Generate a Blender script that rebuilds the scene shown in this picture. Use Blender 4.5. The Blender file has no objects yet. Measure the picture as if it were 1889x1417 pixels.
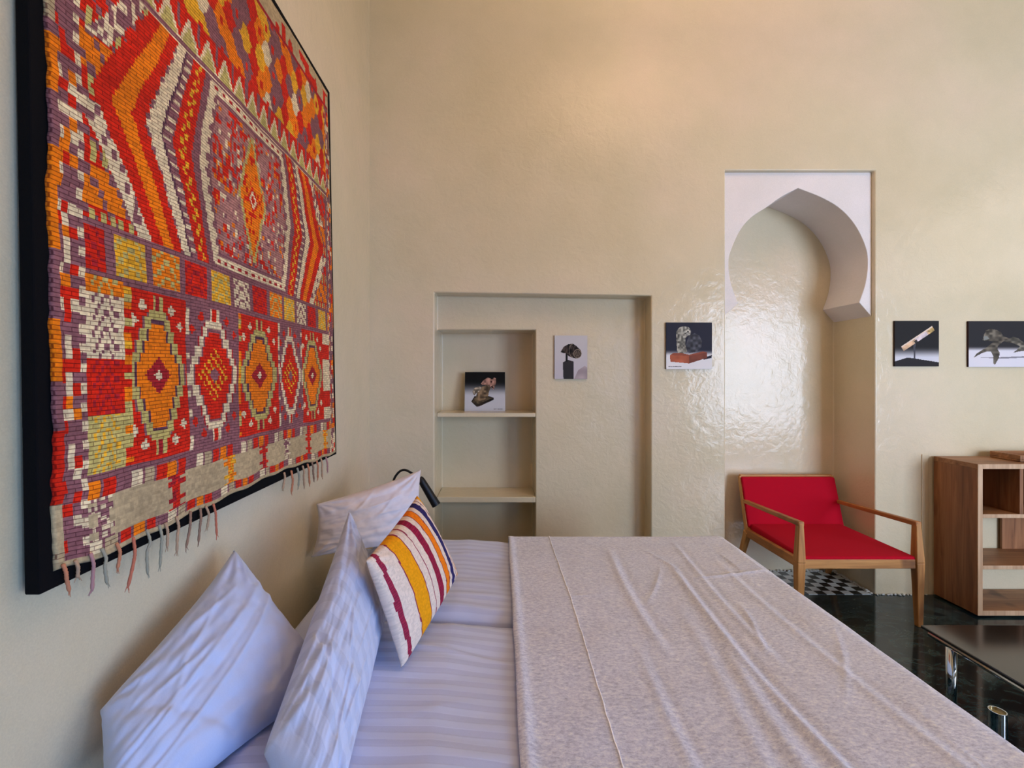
import bpy, bmesh, math, random
import numpy as np
from mathutils import Vector, Matrix, noise
random.seed(7)
C = bpy.context.scene.collection
F = 840.0                       # focal length in pixels of the 1889 x 1417 frame
CX, CY, CAMZ = 918.0, 694.0, 1.4

# ------------------------------------------------------------ camera
cd = bpy.data.cameras.new('camera'); cam = bpy.data.objects.new('camera', cd); C.objects.link(cam)
cam.location = (0, 0, CAMZ); cam.rotation_euler = (math.radians(90), 0, 0)
cd.sensor_width = 36; cd.lens = 36 * F / 1889
cd.shift_x = (944.5 - CX) / 1889; cd.shift_y = -(708.5 - CY) / 1889
cd.clip_start = 0.02
bpy.context.scene.camera = cam
# ------------------------------------------------------------ world, lights, exposure
w = bpy.data.worlds.new('world'); bpy.context.scene.world = w; w.use_nodes = True
w.node_tree.nodes['Background'].inputs[0].default_value = (0.75, 0.85, 1, 1)
w.node_tree.nodes['Background'].inputs[1].default_value = 0.6
vs = bpy.context.scene.view_settings
vs.view_transform = 'Standard'; vs.look = 'None'; vs.gamma = 1; vs.use_curve_mapping = False
vs.exposure = 0.17
def area(name, loc, rot, sx, sy, power, color, spread=180):
    l = bpy.data.lights.new(name, 'AREA'); l.shape = 'RECTANGLE'; l.size = sx; l.size_y = sy
    l.energy = power; l.color = color; l.spread = math.radians(spread)
    o = bpy.data.objects.new(name, l); C.objects.link(o); o.location = loc; o.rotation_euler = rot
    return o
BACK = -1.7
RIGHT = 6.2
CEIL = 4.3
# daylight standing outside the three openings of the back wall; the high warm light on the right is added fill
area('daylight_right', (4.75, BACK-0.62, 1.55), (math.radians(-90), 0, math.radians(180+26)), 2.6, 2.3, 300, (0.66, 0.77, 1.0))
near = area('daylight_near', (2.05, BACK+0.02, 1.25), (0, 0, 0), 1.2, 1.9, 12, (0.14, 0.42, 1.0), 75)
near.rotation_euler = (Vector((-0.6, 0.75, 0.6))-Vector((2.05, BACK, 1.25))).to_track_quat('-Z', 'Y').to_euler()
area('added_warm_fill_right', (RIGHT+0.06, -0.2, 3.1), (math.radians(90), 0, math.radians(90)), 2.2, 1.2, 16, (1.0, 0.78, 0.58))
# added warm fill washing the ceiling above the frame, no fixture known
area('added_warm_fill_ceiling', (1.2, 1.0, 3.6), (math.radians(180), 0, 0), 0.8, 0.8, 44, (1.0, 0.64, 0.38))

# ------------------------------------------------------------ helpers
def lin(c):
    return tuple(((x/255)/12.92 if x/255 <= 0.04045 else ((x/255+0.055)/1.055)**2.4) for x in c)
def P(px, py, Y):
    return Vector(((px-CX)/F*Y, Y, CAMZ-(py-CY)/F*Y))
def tag(o, label=None, cat=None, group=None, kind=None):
    if label: o['label'] = label
    if cat: o['category'] = cat
    if group: o['group'] = group
    if kind: o['kind'] = kind
    return o
def link_mesh(name, me, mat=None, parent=None):
    o = bpy.data.objects.new(name, me); C.objects.link(o)
    if mat: me.materials.append(mat)
    if parent:
        o.parent = parent
        o.matrix_parent_inverse = Matrix.Translation(-parent.location)
    return o
def obj(name, bm, mat=None, parent=None, smooth=False, bevel=0, seg=2):
    bmesh.ops.recalc_face_normals(bm, faces=bm.faces)
    me = bpy.data.meshes.new(name); bm.to_mesh(me); bm.free()
    if smooth:
        for p in me.polygons: p.use_smooth = True
    o = link_mesh(name, me, mat, parent)
    if bevel:
        m = o.modifiers.new('bevel', 'BEVEL'); m.width = bevel; m.segments = seg; m.limit_method = 'ANGLE'; m.angle_limit = math.radians(40)
    return o
def empty(name, loc):
    o = bpy.data.objects.new(name, None); C.objects.link(o); o.location = loc; o.empty_display_size = 0.1
    return o
def hexa(bm, pts):
    """eight corners: bottom ring of four, top ring of four"""
    v = [bm.verts.new(p) for p in pts]
    for f in ((0,1,2,3),(7,6,5,4),(0,4,5,1),(1,5,6,2),(2,6,7,3),(3,7,4,0)):
        bm.faces.new([v[i] for i in f])
def box(bm, x0, x1, y0, y1, z0, z1):
    hexa(bm, [(x0,y0,z0),(x1,y0,z0),(x1,y1,z0),(x0,y1,z0),(x0,y0,z1),(x1,y0,z1),(x1,y1,z1),(x0,y1,z1)])
def bar(bm, a, b, wa, da, wb=None, db=None, up=(0,1,0)):
    """tapering bar from a to b; w measured along side, d along up"""
    wb = wa if wb is None else wb; db = da if db is None else db
    a = Vector(a); b = Vector(b); t = (b-a).normalized(); u = Vector(up)
    s = t.cross(u).normalized(); u = s.cross(t).normalized()
    ring = lambda c, w_, d_: [c+s*(i*w_/2)+u*(j*d_/2) for i, j in ((-1,-1),(1,-1),(1,1),(-1,1))]
    hexa(bm, ring(a, wa, da)+ring(b, wb, db))
def tube(bm, pts, rads, n=12, cap=True):
    pts = [Vector(p) for p in pts]
    if not hasattr(rads, '__len__'): rads = [rads]*len(pts)
    rings = []; ref = Vector((0.13, 0.31, 0.94))
    for i, p in enumerate(pts):
        t = (pts[min(i+1, len(pts)-1)] - pts[max(i-1, 0)]).normalized()
        if abs(t.dot(ref)) > 0.95: ref = Vector((1, 0.1, 0))
        s = t.cross(ref).normalized(); u = s.cross(t).normalized(); ref = u
        rings.append([bm.verts.new(p+(s*math.cos(k*2*math.pi/n)+u*math.sin(k*2*math.pi/n))*rads[i]) for k in range(n)])
    for a, b in zip(rings, rings[1:]):
        for k in range(n): bm.faces.new((a[k], a[(k+1)%n], b[(k+1)%n], b[k]))
    if cap: bm.faces.new(rings[0][::-1]); bm.faces.new(rings[-1])
def spline(pts, n=8):
    pts = [Vector(p) for p in pts]; q = [pts[0]*2-pts[1]]+pts+[pts[-1]*2-pts[-2]]; out = []
    for i in range(1, len(q)-2):
        for k in range(n):
            t = k/n
            out.append(0.5*((2*q[i])+(q[i+1]-q[i-1])*t+(2*q[i-1]-5*q[i]+4*q[i+1]-q[i+2])*t*t+(3*q[i]-q[i-1]-3*q[i+1]+q[i+2])*t**3))
    out.append(pts[-1]); return out

# ------------------------------------------------------------ materials
def mat(name):
    m = bpy.data.materials.new(name); m.use_nodes = True
    nt = m.node_tree; return m, nt, nt.nodes['Principled BSDF']
def N(nt, t, **kw):
    n = nt.nodes.new(t)
    for k, v in kw.items():
        if k in n.inputs: n.inputs[k].default_value = v
        else: setattr(n, k, v)
    return n
def ramp(nt, fac, stops, interp='LINEAR'):
    r = nt.nodes.new('ShaderNodeValToRGB'); r.color_ramp.interpolation = interp
    e = r.color_ramp.elements
    while len(e) < len(stops): e.new(0.5)
    for el, (p, c) in zip(e, stops): el.position = p; el.color = (*c, 1) if len(c) == 3 else c
    nt.links.new(fac, r.inputs[0]); return r.outputs[0]
def coords(nt, kind='Object', scale=(1,1,1)):
    tc = nt.nodes.new('ShaderNodeTexCoord'); mp = nt.nodes.new('ShaderNodeMapping'); mp.inputs['Scale'].default_value = scale
    nt.links.new(tc.outputs[kind], mp.inputs[0]); return mp.outputs[0]
def noise_tex(nt, vec, scale, detail=4, rough=0.55, dist=0):
    n = N(nt, 'ShaderNodeTexNoise', Scale=scale, Detail=detail, Roughness=rough, Distortion=dist); nt.links.new(vec, n.inputs['Vector']); return n.outputs[0]
def bump(nt, bs, height, strength, dist, prev=None):
    b = N(nt, 'ShaderNodeBump', Strength=strength, Distance=dist); nt.links.new(height, b.inputs['Height'])
    if prev: nt.links.new(prev, b.inputs['Normal'])
    nt.links.new(b.outputs[0], bs.inputs['Normal']); return b.outputs[0]
def mixc(nt, a, b, fac, mode='MIX'):
    m = nt.nodes.new('ShaderNodeMix'); m.data_type = 'RGBA'; m.blend_type = mode
    for sock, v in ((m.inputs[6], a), (m.inputs[7], b), (m.inputs[0], fac)):
        if isinstance(v, (tuple, float, int)): sock.default_value = (*v, 1) if isinstance(v, tuple) and len(v) == 3 else v
        else: nt.links.new(v, sock)
    return m.outputs[2]

def plaster(name, c1, c2, c3, rough=0.5, wav=1.0, coat=0.5):
    m, nt, bs = mat(name); v = coords(nt)
    n1 = noise_tex(nt, v, 0.9, 4, 0.55); n2 = noise_tex(nt, v, 4, 4, 0.55)
    a = ramp(nt, n1, [(0.35, lin(c1)), (0.5, lin(c2)), (0.66, lin(c3))])
    b = ramp(nt, n2, [(0.3, (0.96,0.965,0.955)), (0.7, (1.03,1.02,1.03))])
    g = ramp(nt, noise_tex(nt, v, 320, 2), [(0.3, (0.95,0.95,0.95)), (0.7, (1.04,1.04,1.04))])
    nt.links.new(mixc(nt, mixc(nt, a, b, 1.0, 'MULTIPLY'), g, 1.0, 'MULTIPLY'), bs.inputs['Base Color'])
    bs.inputs['Roughness'].default_value = rough
    bs.inputs['Specular IOR Level'].default_value = 0.35
    b1 = bump(nt, bs, noise_tex(nt, v, 19, 4, 0.6, 0.5), 0.42*wav, 0.006)
    b2 = bump(nt, bs, noise_tex(nt, v, 3.0, 2, 0.5), 0.2, 0.02, b1)
    bump(nt, bs, noise_tex(nt, v, 240, 2, 0.5), 0.08, 0.001, b2)
    if coat:
        bs.inputs['Coat Weight'].default_value = coat*1.7; bs.inputs['Coat Roughness'].default_value = 0.14; bs.inputs['Coat IOR'].default_value = 1.45
        nt.links.new(b2, bs.inputs['Coat Normal'])
    return m
def simple(name, c, rough=0.5, metal=0, spec=0.5, bs_scale=0, bstr=0.2):
    m, nt, bs = mat(name); bs.inputs['Base Color'].default_value = (*lin(c), 1)
    bs.inputs['Roughness'].default_value = rough; bs.inputs['Metallic'].default_value = metal
    bs.inputs['Specular IOR Level'].default_value = spec
    if bs_scale:
        v = coords(nt); n = noise_tex(nt, v, bs_scale, 3)
        nt.links.new(mixc(nt, tuple(x*0.86 for x in lin(c)), tuple(min(1, x*1.1) for x in lin(c)), n), bs.inputs['Base Color'])
        bump(nt, bs, n, bstr, 0.002)
    return m
M = {}
M['wall'] = plaster('tadelakt_plaster', (214,202,169), (219,207,176), (224,208,181))
M['white_plaster'] = plaster('white_plaster', (232,228,228), (236,232,232), (238,235,234), 0.6, 0.5, 0)
M['ceiling'] = simple('ceiling_paint', (225,215,200), 0.9, bs_scale=4)
M['black_cloth'] = simple('black_canvas', (9,9,12), 0.95, spec=0.15, bs_scale=400)
M['black_metal'] = simple('black_metal', (14,13,14), 0.45, spec=0.4)
M['chrome'] = simple('chrome', (215,222,226), 0.07, 1.0)
M['brass'] = simple('brass_inside', (150,125,70), 0.3, 1.0)
M['frame_wood'] = simple('window_paint', (120,90,60), 0.5, bs_scale=20)

def cloth(name, c, stripe=None, axis=0, freq=45, rough=0.85, fine=500, sheen=0.25, amp=0.06, fuzz=0.15):
    m, nt, bs = mat(name); v = coords(nt)
    base = lin(c); bs.inputs['Roughness'].default_value = rough; bs.inputs['Specular IOR Level'].default_value = 0.25
    bs.inputs['Sheen Weight'].default_value = sheen; bs.inputs['Sheen Roughness'].default_value = 0.5
    n = noise_tex(nt, v, fine, 2)
    col = mixc(nt, tuple(x*(1-amp) for x in base), tuple(min(1, x*(1+amp)) for x in base), n)
    prev = bump(nt, bs, n, fuzz, 0.001)
    if stripe:
        uv = nt.nodes.new('ShaderNodeUVMap'); sp = nt.nodes.new('ShaderNodeSeparateXYZ'); nt.links.new(uv.outputs[0], sp.inputs[0])
        mu = N(nt, 'ShaderNodeMath', operation='MULTIPLY'); mu.inputs[1].default_value = freq; nt.links.new(sp.outputs[axis], mu.inputs[0])
        fr = N(nt, 'ShaderNodeMath', operation='PINGPONG'); fr.inputs[1].default_value = 1.0; nt.links.new(mu.outputs[0], fr.inputs[0])
        st = ramp(nt, fr.outputs[0], [(0.42, (0,0,0)), (0.55, (1,1,1))])
        col = mixc(nt, col, lin(stripe), st)
        rr = ramp(nt, st, [(0, (rough,)*3), (1, (0.45,)*3)]); nt.links.new(rr, bs.inputs['Roughness'])
        bump(nt, bs, st, 0.25, 0.0015, prev)
    nt.links.new(col, bs.inputs['Base Color'])
    return m
M['sheet'] = cloth('striped_cotton', (188,197,228), (198,208,238), 1, 50)  # bluish light tinted into the white cotton, here and in both pillowcases
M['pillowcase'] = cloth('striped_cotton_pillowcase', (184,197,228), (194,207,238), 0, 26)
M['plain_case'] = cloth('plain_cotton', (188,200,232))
M['red'] = cloth('red_upholstery', (180,0,36), fine=900, sheen=0.0, rough=0.95)
# blanket: brushed wool
def blanket_mat():
    m, nt, bs = mat('brushed_wool'); v = coords(nt)
    a = noise_tex(nt, coords(nt, scale=(0.5, 1, 1)), 150, 4, 0.8); b = noise_tex(nt, v, 9, 4, 0.6)
    c = ramp(nt, a, [(0.32, lin((172,178,202))), (0.5, lin((212,218,240))), (0.68, lin((244,248,255)))])
    c2 = ramp(nt, b, [(0.3, (0.93,0.92,0.91)), (0.7, (1.0,1.0,1.0))])
    nt.links.new(mixc(nt, c, c2, 1.0, 'MULTIPLY'), bs.inputs['Base Color'])
    bs.inputs['Roughness'].default_value = 0.75; bs.inputs['Specular IOR Level'].default_value = 0.3
    bs.inputs['Sheen Weight'].default_value = 0.4
    p = bump(nt, bs, a, 0.7, 0.003); bump(nt, bs, noise_tex(nt, v, 30, 3, 0.6), 0.25, 0.006, p)
    return m
M['blanket'] = blanket_mat()
M['thread'] = simple('white_thread', (252,252,255), 0.8)
M['far_case'] = cloth('plain_cotton_warm_lit', (222,216,222))  # same white cotton, the warmer light at the far end put into its colour
def wood(name, dark, mid, light, axis=2, plank=None, rough=0.5):
    m, nt, bs = mat(name); sc = [26, 26, 26]; sc[axis] = 1.6; v = coords(nt, scale=tuple(sc))
    n = noise_tex(nt, v, 1.0, 6, 0.6, 0.8)
    c = ramp(nt, n, [(0.3, lin(dark)), (0.52, lin(mid)), (0.75, lin(light))])
    if plank is not None:
        sp = nt.nodes.new('ShaderNodeSeparateXYZ'); nt.links.new(coords(nt), sp.inputs[0])
        mu = N(nt, 'ShaderNodeMath', operation='MULTIPLY'); mu.inputs[1].default_value = 10.5; nt.links.new(sp.outputs[plank], mu.inputs[0])
        fl = N(nt, 'ShaderNodeMath', operation='FLOOR'); nt.links.new(mu.outputs[0], fl.inputs[0])
        wn = N(nt, 'ShaderNodeTexWhiteNoise', noise_dimensions='1D'); nt.links.new(fl.outputs[0], wn.inputs['W'])
        t = ramp(nt, wn.outputs[0], [(0.0, (0.62,0.6,0.6)), (1.0, (1.15,1.12,1.1))])
        c = mixc(nt, c, t, 1.0, 'MULTIPLY')
    kn = noise_tex(nt, coords(nt, scale=(5,5,2.2)), 1.0, 2)
    c = mixc(nt, c, ramp(nt, kn, [(0.28, (0.45,0.38,0.33)), (0.4, (1,1,1))]), 1.0, 'MULTIPLY')
    nt.links.new(c, bs.inputs['Base Color']); bs.inputs['Roughness'].default_value = rough
    bump(nt, bs, n, 0.12, 0.002); return m
M['chair_wood_v'] = wood('oak_upright', (152,100,48), (194,138,76), (216,164,98), 2)
M['chair_wood_x'] = wood('oak_crosswise', (152,100,48), (194,138,76), (216,164,98), 0)
M['chair_wood_y'] = wood('oak_lengthwise', (140,88,44), (182,122,66), (206,150,86), 1)
M['cab_v'] = wood('walnut_planks_upright', (112,68,38), (152,102,64), (180,128,86), 2, 1)
M['cab_x'] = wood('walnut_planks_crosswise', (126,82,50), (166,118,76), (196,146,100), 0, 1)
M['cab_edge'] = wood('pale_edge', (176,140,108), (202,168,134), (218,188,156), 2)
M['bed_wood'] = wood('bed_base_wood', (60,42,30), (80,58,40), (98,72,50), 0)
def marble():
    m, nt, bs = mat('black_marble'); v = coords(nt, scale=(1, 1.6, 1))
    n = noise_tex(nt, v, 5.5, 9, 0.72, 1.6); n2 = noise_tex(nt, v, 16, 8, 0.75, 1.0)
    a = ramp(nt, n, [(0.0, lin((12,22,28))), (0.47, lin((20,36,42))), (0.55, lin((50,74,76))), (0.62, lin((22,42,47))), (1, lin((34,58,62)))])
    b = ramp(nt, n2, [(0.56, (0,0,0)), (0.72, lin((54,68,70)))])
    c = mixc(nt, a, b, 0.55, 'ADD')
    # tile joints, 60 cm
    br = N(nt, 'ShaderNodeTexBrick', Scale=1.0, offset=0.0); nt.links.new(coords(nt), br.inputs['Vector'])
    br.inputs['Brick Width'].default_value = 0.6; br.inputs['Row Height'].default_value = 0.6; br.inputs['Mortar Size'].default_value = 0.0012
    br.inputs['Color1'].default_value = br.inputs['Color2'].default_value = (1,1,1,1); br.inputs['Mortar'].default_value = (0.35,0.35,0.35,1)
    nt.links.new(mixc(nt, c, br.outputs[0], 1.0, 'MULTIPLY'), bs.inputs['Base Color'])
    bs.inputs['Roughness'].default_value = 0.09; bs.inputs['Specular IOR Level'].default_value = 0.5
    bump(nt, bs, n2, 0.03, 0.001); return m
M['marble'] = marble()
def checker():
    m, nt, bs = mat('checker_tile')
    ch = N(nt, 'ShaderNodeTexChecker', Scale=1/0.057); nt.links.new(coords(nt), ch.inputs[0])
    ch.inputs[1].default_value = (*lin((18,24,24)), 1); ch.inputs[2].default_value = (*lin((220,230,228)), 1)
    nt.links.new(ch.outputs[0], bs.inputs['Base Color']); bs.inputs['Roughness'].default_value = 0.3
    return m
M['checker'] = checker()
M['black_glass'] = simple('black_glass', (34,31,28), 0.11, spec=0.9)
def attr_mat(name, rough=0.9, spec=0.2, weave=False):
    m, nt, bs = mat(name)
    at = nt.nodes.new('ShaderNodeAttribute'); at.attribute_name = 'col'
    c = at.outputs[0]; al = at.outputs[3]
    bs.inputs['Roughness'].default_value = rough; bs.inputs['Specular IOR Level'].default_value = spec
    if weave:
        uv = nt.nodes.new('ShaderNodeUVMap')
        br = N(nt, 'ShaderNodeTexBrick', Scale=1.0, offset=0.5); nt.links.new(uv.outputs[0], br.inputs['Vector'])
        br.inputs['Brick Width'].default_value = 0.036; br.inputs['Row Height'].default_value = 0.0082
        br.inputs['Mortar Size'].default_value = 0.0011; br.inputs['Mortar Smooth'].default_value = 0.6
        br.inputs['Color1'].default_value = (0.88,0.88,0.88,1); br.inputs['Color2'].default_value = (1.1,1.1,1.1,1); br.inputs['Mortar'].default_value = (0.36,0.26,0.28,1)
        c = mixc(nt, c, br.outputs[0], al, 'MULTIPLY')
        v = coords(nt); n = noise_tex(nt, v, 130, 3)
        c = mixc(nt, c, ramp(nt, n, [(0.25, (0.78,0.78,0.78)), (0.75, (1.12,1.12,1.12))]), 1.0, 'MULTIPLY')
        mm_ = N(nt, 'ShaderNodeMath', operation='MULTIPLY'); nt.links.new(br.outputs[1], mm_.inputs[0]); nt.links.new(al, mm_.inputs[1])
        p = bump(nt, bs, mm_.outputs[0], -0.9, 0.003); bump(nt, bs, n, 0.5, 0.002, p)
        bs.inputs['Sheen Weight'].default_value = 0.04
    nt.links.new(c, bs.inputs['Base Color']); return m
M['kilim'] = attr_mat('woven_wool', weave=True)
M['print'] = attr_mat('photo_print', 0.6, 0.15)
M['stripes'] = attr_mat('striped_cotton_weave', 0.9, 0.2)

# ------------------------------------------------------------ setting
LW = -0.82      # left wall
D = 2.918       # far wall
xs = [LW-0.3, -0.405, 0.253, 0.983, 1.459, 2.418, RIGHT+0.3]
ys = [D, 3.04, 3.276, 3.30, 3.5]
zs = [-0.1, 0.0, 1.708, 1.925, 2.717, CEIL]
def solid(i, j, k):
    if not (0 <= i < len(xs)-1 and 0 <= j < len(ys)-1 and 0 <= k < len(zs)-1): return False
    x = (xs[i]+xs[i+1])/2; y = (ys[j]+ys[j+1])/2; z = (zs[k]+zs[k+1])/2
    if z > 0:
        if -0.405 < x < 0.983 and z < 1.925 and y < 3.04: return False
        if -0.405 < x < 0.253 and z < 1.708 and y < 3.30: return False
        if 1.459 < x < 2.418 and z < 2.717 and y < 3.276: return False
    return True
bm = bmesh.new(); vc = {}
def V(i, j, k):
    if (i,j,k) not in vc: vc[(i,j,k)] = bm.verts.new((xs[i], ys[j], zs[k]))
    return vc[(i,j,k)]
for i in range(len(xs)-1):
    for j in range(len(ys)-1):
        for k in range(len(zs)-1):
            if not solid(i,j,k): continue
            for d, q in (((-1,0,0),((0,0,0),(0,0,1),(0,1,1),(0,1,0))), ((1,0,0),((1,0,0),(1,1,0),(1,1,1),(1,0,1))),
                         ((0,-1,0),((0,0,0),(1,0,0),(1,0,1),(0,0,1))), ((0,1,0),((0,1,0),(0,1,1),(1,1,1),(1,1,0))),
                         ((0,0,-1),((0,0,0),(0,1,0),(1,1,0),(1,0,0))), ((0,0,1),((0,0,1),(1,0,1),(1,1,1),(0,1,1)))):
                if not solid(i+d[0], j+d[1], k+d[2]):
                    bm.faces.new([V(i+a, j+b, k+c) for a,b,c in q])
for v in bm.verts:
    if abs(v.co.z-1.925) < 1e-4 and v.co.y < 3.05: v.co.z = 1.936-0.022*(v.co.x+0.405)/1.388
bmesh.ops.dissolve_limit(bm, angle_limit=0.01, verts=bm.verts, edges=bm.edges)
far = obj('wall_far', bm, M['wall'], bevel=0.009, seg=3); far['kind'] = 'structure'
m = far.modifiers.new('wn', 'WEIGHTED_NORMAL')

def struct(name, bm, m, **k):
    o = obj(name, bm, m, **k); o['kind'] = 'structure'; return o
bm = bmesh.new(); box(bm, LW-0.2, LW, BACK-0.2, D+0.02, 0, CEIL); struct('wall_left', bm, M['wall'])
bm = bmesh.new(); box(bm, LW-0.2, RIGHT+0.2, BACK-0.2, D, -0.1, 0); struct('floor', bm, M['marble'])
bm = bmesh.new(); box(bm, LW-0.2, RIGHT+0.2, BACK-0.2, D+0.3, CEIL, CEIL+0.1); struct('ceiling', bm, M['ceiling'])
# back wall with two openings, right wall with a high one
bm = bmesh.new()
for x0,x1,z0,z1 in ((LW-0.2,1.3,0,CEIL),(1.3,2.8,2.25,CEIL),(2.8,3.4,0,CEIL),(3.4,5.7,0,0.4),(3.4,5.7,2.7,CEIL),(5.7,RIGHT+0.2,0,CEIL)):
    box(bm, x0,x1,BACK-0.18,BACK,z0,z1)
struct('wall_back', bm, M['wall'])
bm = bmesh.new()
for y0,y1,z0,z1 in ((BACK-0.2,-1.35,0,CEIL),(-1.35,0.95,0,2.45),(-1.35,0.95,3.75,CEIL),(0.95,D+0.02,0,CEIL)):
    box(bm, RIGHT,RIGHT+0.2,y0,y1,z0,z1)
struct('wall_right', bm, M['wall'])
def window(name, horiz, a0, a1, z0, z1, pos, nx, nz):
    bm = bmesh.new(); t = 0.05
    def bx(p0,p1,q0,q1):
        if horiz: box(bm, p0,p1,pos-0.03,pos+0.03,q0,q1)
        else: box(bm, pos-0.03,pos+0.03,p0,p1,q0,q1)
    bx(a0,a1,z0,z0+t); bx(a0,a1,z1-t,z1); bx(a0,a0+t,z0+t,z1-t); bx(a1-t,a1,z0+t,z1-t)
    for i in range(1,nx):
        c = a0+(a1-a0)*i/nx; bx(c-0.02,c+0.02,z0+t,z1-t)
    for i in range(1,nz):
        c = z0+(z1-z0)*i/nz
        for k in range(nx):
            p0 = a0+(a1-a0)*k/nx+(t if k == 0 else 0.02); p1 = a0+(a1-a0)*(k+1)/nx-(t if k == nx-1 else 0.02)
            bx(p0,p1,c-0.015,c+0.015)
    struct(name, bm, M['frame_wood'])
window('window_1', True, 3.4, 5.7, 0.4, 2.7, BACK-0.02, 4, 3)
window('window_2', False, -1.35, 0.95, 2.45, 3.75, RIGHT+0.02, 3, 2)
window('door_1', True, 1.3, 2.8, 0.0, 2.25, BACK-0.02, 2, 2)

# arched plaster head of the niche
def A(px, py): p = P(px, py, 2.945); return (p.x, p.z)
ra = [(1472,347),(1515,364),(1550,385),(1578,416),(1596.6,455),(1601,486),(1596.6,523),(1585,558)]
la = [(1472,347),(1440,364),(1414.5,382),(1386,401),(1366,424),(1350,458),(1344,483),(1348,520),(1361.5,560)]
def sm(l): return [(v.x, v.y) for v in spline([(x,y,0) for x,y in l], 5)]
outline = [(1.4585, A(0,584)[1]), (1.4585, 2.7175), (2.4185, 2.7175), (2.4185, A(0,584)[1])]
outline += [A(*p) for p in sm(ra)[::-1]] + [A(*p) for p in sm(la)[1:]]
bm = bmesh.new()
f0 = [bm.verts.new((x, 2.945, z)) for x, z in outline]; f1 = [bm.verts.new((x, 3.277, z)) for x, z in outline]
bm.faces.new(f0); bm.faces.new(f1[::-1])
for i in range(len(f0)): bm.faces.new((f0[i], f0[(i+1)%len(f0)], f1[(i+1)%len(f0)], f1[i]))
tr = struct('trim_1', bm, M['white_plaster'], bevel=0.003)
# checkered tile slab on the niche floor
bm = bmesh.new(); box(bm, 1.459, 2.418, D, 3.276, -0.1, 0.003); struct('floor_niche', bm, M['checker'])
# ragged pebble edging at the foot of the plaster
bm = bmesh.new()
def pebble(x, y, r):
    mt = Matrix.Translation((x, y, r*0.45)) @ Matrix.Rotation(random.uniform(0,3.1), 4, 'Z') @ Matrix.Diagonal((r*random.uniform(0.9,1.5), r*random.uniform(0.6,0.9), r*0.6, 1))
    bmesh.ops.create_icosphere(bm, subdivisions=2, radius=1, matrix=mt)
y = D+0.01
while y < 3.27: pebble(2.404+random.uniform(-.008,.004), y, random.uniform(.010,.016)); y += random.uniform(.017,.026)
x = 1.47
while x < 2.4: pebble(x, 3.266+random.uniform(-.008,.002), random.uniform(.009,.014)); x += random.uniform(.02,.032)
x = 2.425
while x < 2.76: pebble(x, D-0.005+random.uniform(-.004,.004), random.uniform(.006,.011)); x += random.uniform(.016,.03)
struct('trim_2', bm, simple('whitewashed_pebble', (214,216,210), 0.6), smooth=True)
# plaster ledge strip beside the cabinet
bm = bmesh.new(); box(bm, 2.715, 2.756, D-0.006, D+0.001, 0.0, 0.90); struct('trim_3', bm, M['wall'], bevel=0.004)

# built-in shelf boards
for z0, z1, lab in ((1.127,1.154,'upper plaster shelf board of the recessed wall cubby, carrying the leaning photo print'),
                    (0.556,0.594,'lower empty plaster shelf board of the recessed wall cubby, just above the bed')):
    bm = bmesh.new(); box(bm, -0.404, 0.2525, 3.037, 3.2995, z0, z1)
    tag(obj('wall_shelf', bm, M['wall'], bevel=0.004), lab, 'shelf', 'plaster shelf boards in the wall cubby')

# ------------------------------------------------------------ raster helpers
def inpoly(X, Y, poly):
    r = np.zeros(X.shape, bool); n = len(poly)
    for i in range(n):
        x0,y0 = poly[i]; x1,y1 = poly[(i+1)%n]
        if y0 == y1: continue
        c = ((y0 > Y) != (y1 > Y)) & (X < (x1-x0)*(Y-y0)/(y1-y0)+x0); r ^= c
    return r
def hsh(a, b, s=0):
    v = np.sin(a*127.1+b*311.7+s*74.7)*43758.5453; return v-np.floor(v)
def vnoise(X, Y, sc, s=0):
    x = X*sc; y = Y*sc; xi = np.floor(x); yi = np.floor(y); fx = x-xi; fy = y-yi; fx = fx*fx*(3-2*fx); fy = fy*fy*(3-2*fy)
    return (hsh(xi,yi,s)*(1-fx)+hsh(xi+1,yi,s)*fx)*(1-fy)+(hsh(xi,yi+1,s)*(1-fx)+hsh(xi+1,yi+1,s)*fx)*fy

def colour_faces(me, cols):
    """cols: (nfaces,3) linear"""
    a = me.attributes.new('col', 'FLOAT_COLOR', 'CORNER')
    lt = np.empty(len(me.polygons), np.int32); me.polygons.foreach_get('loop_total', lt)
    full = np.ones((int(lt.sum()), 4), np.float32); full[:, :cols.shape[1]] = np.repeat(cols, lt, axis=0)
    a.data.foreach_set('color', full.ravel())

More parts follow.
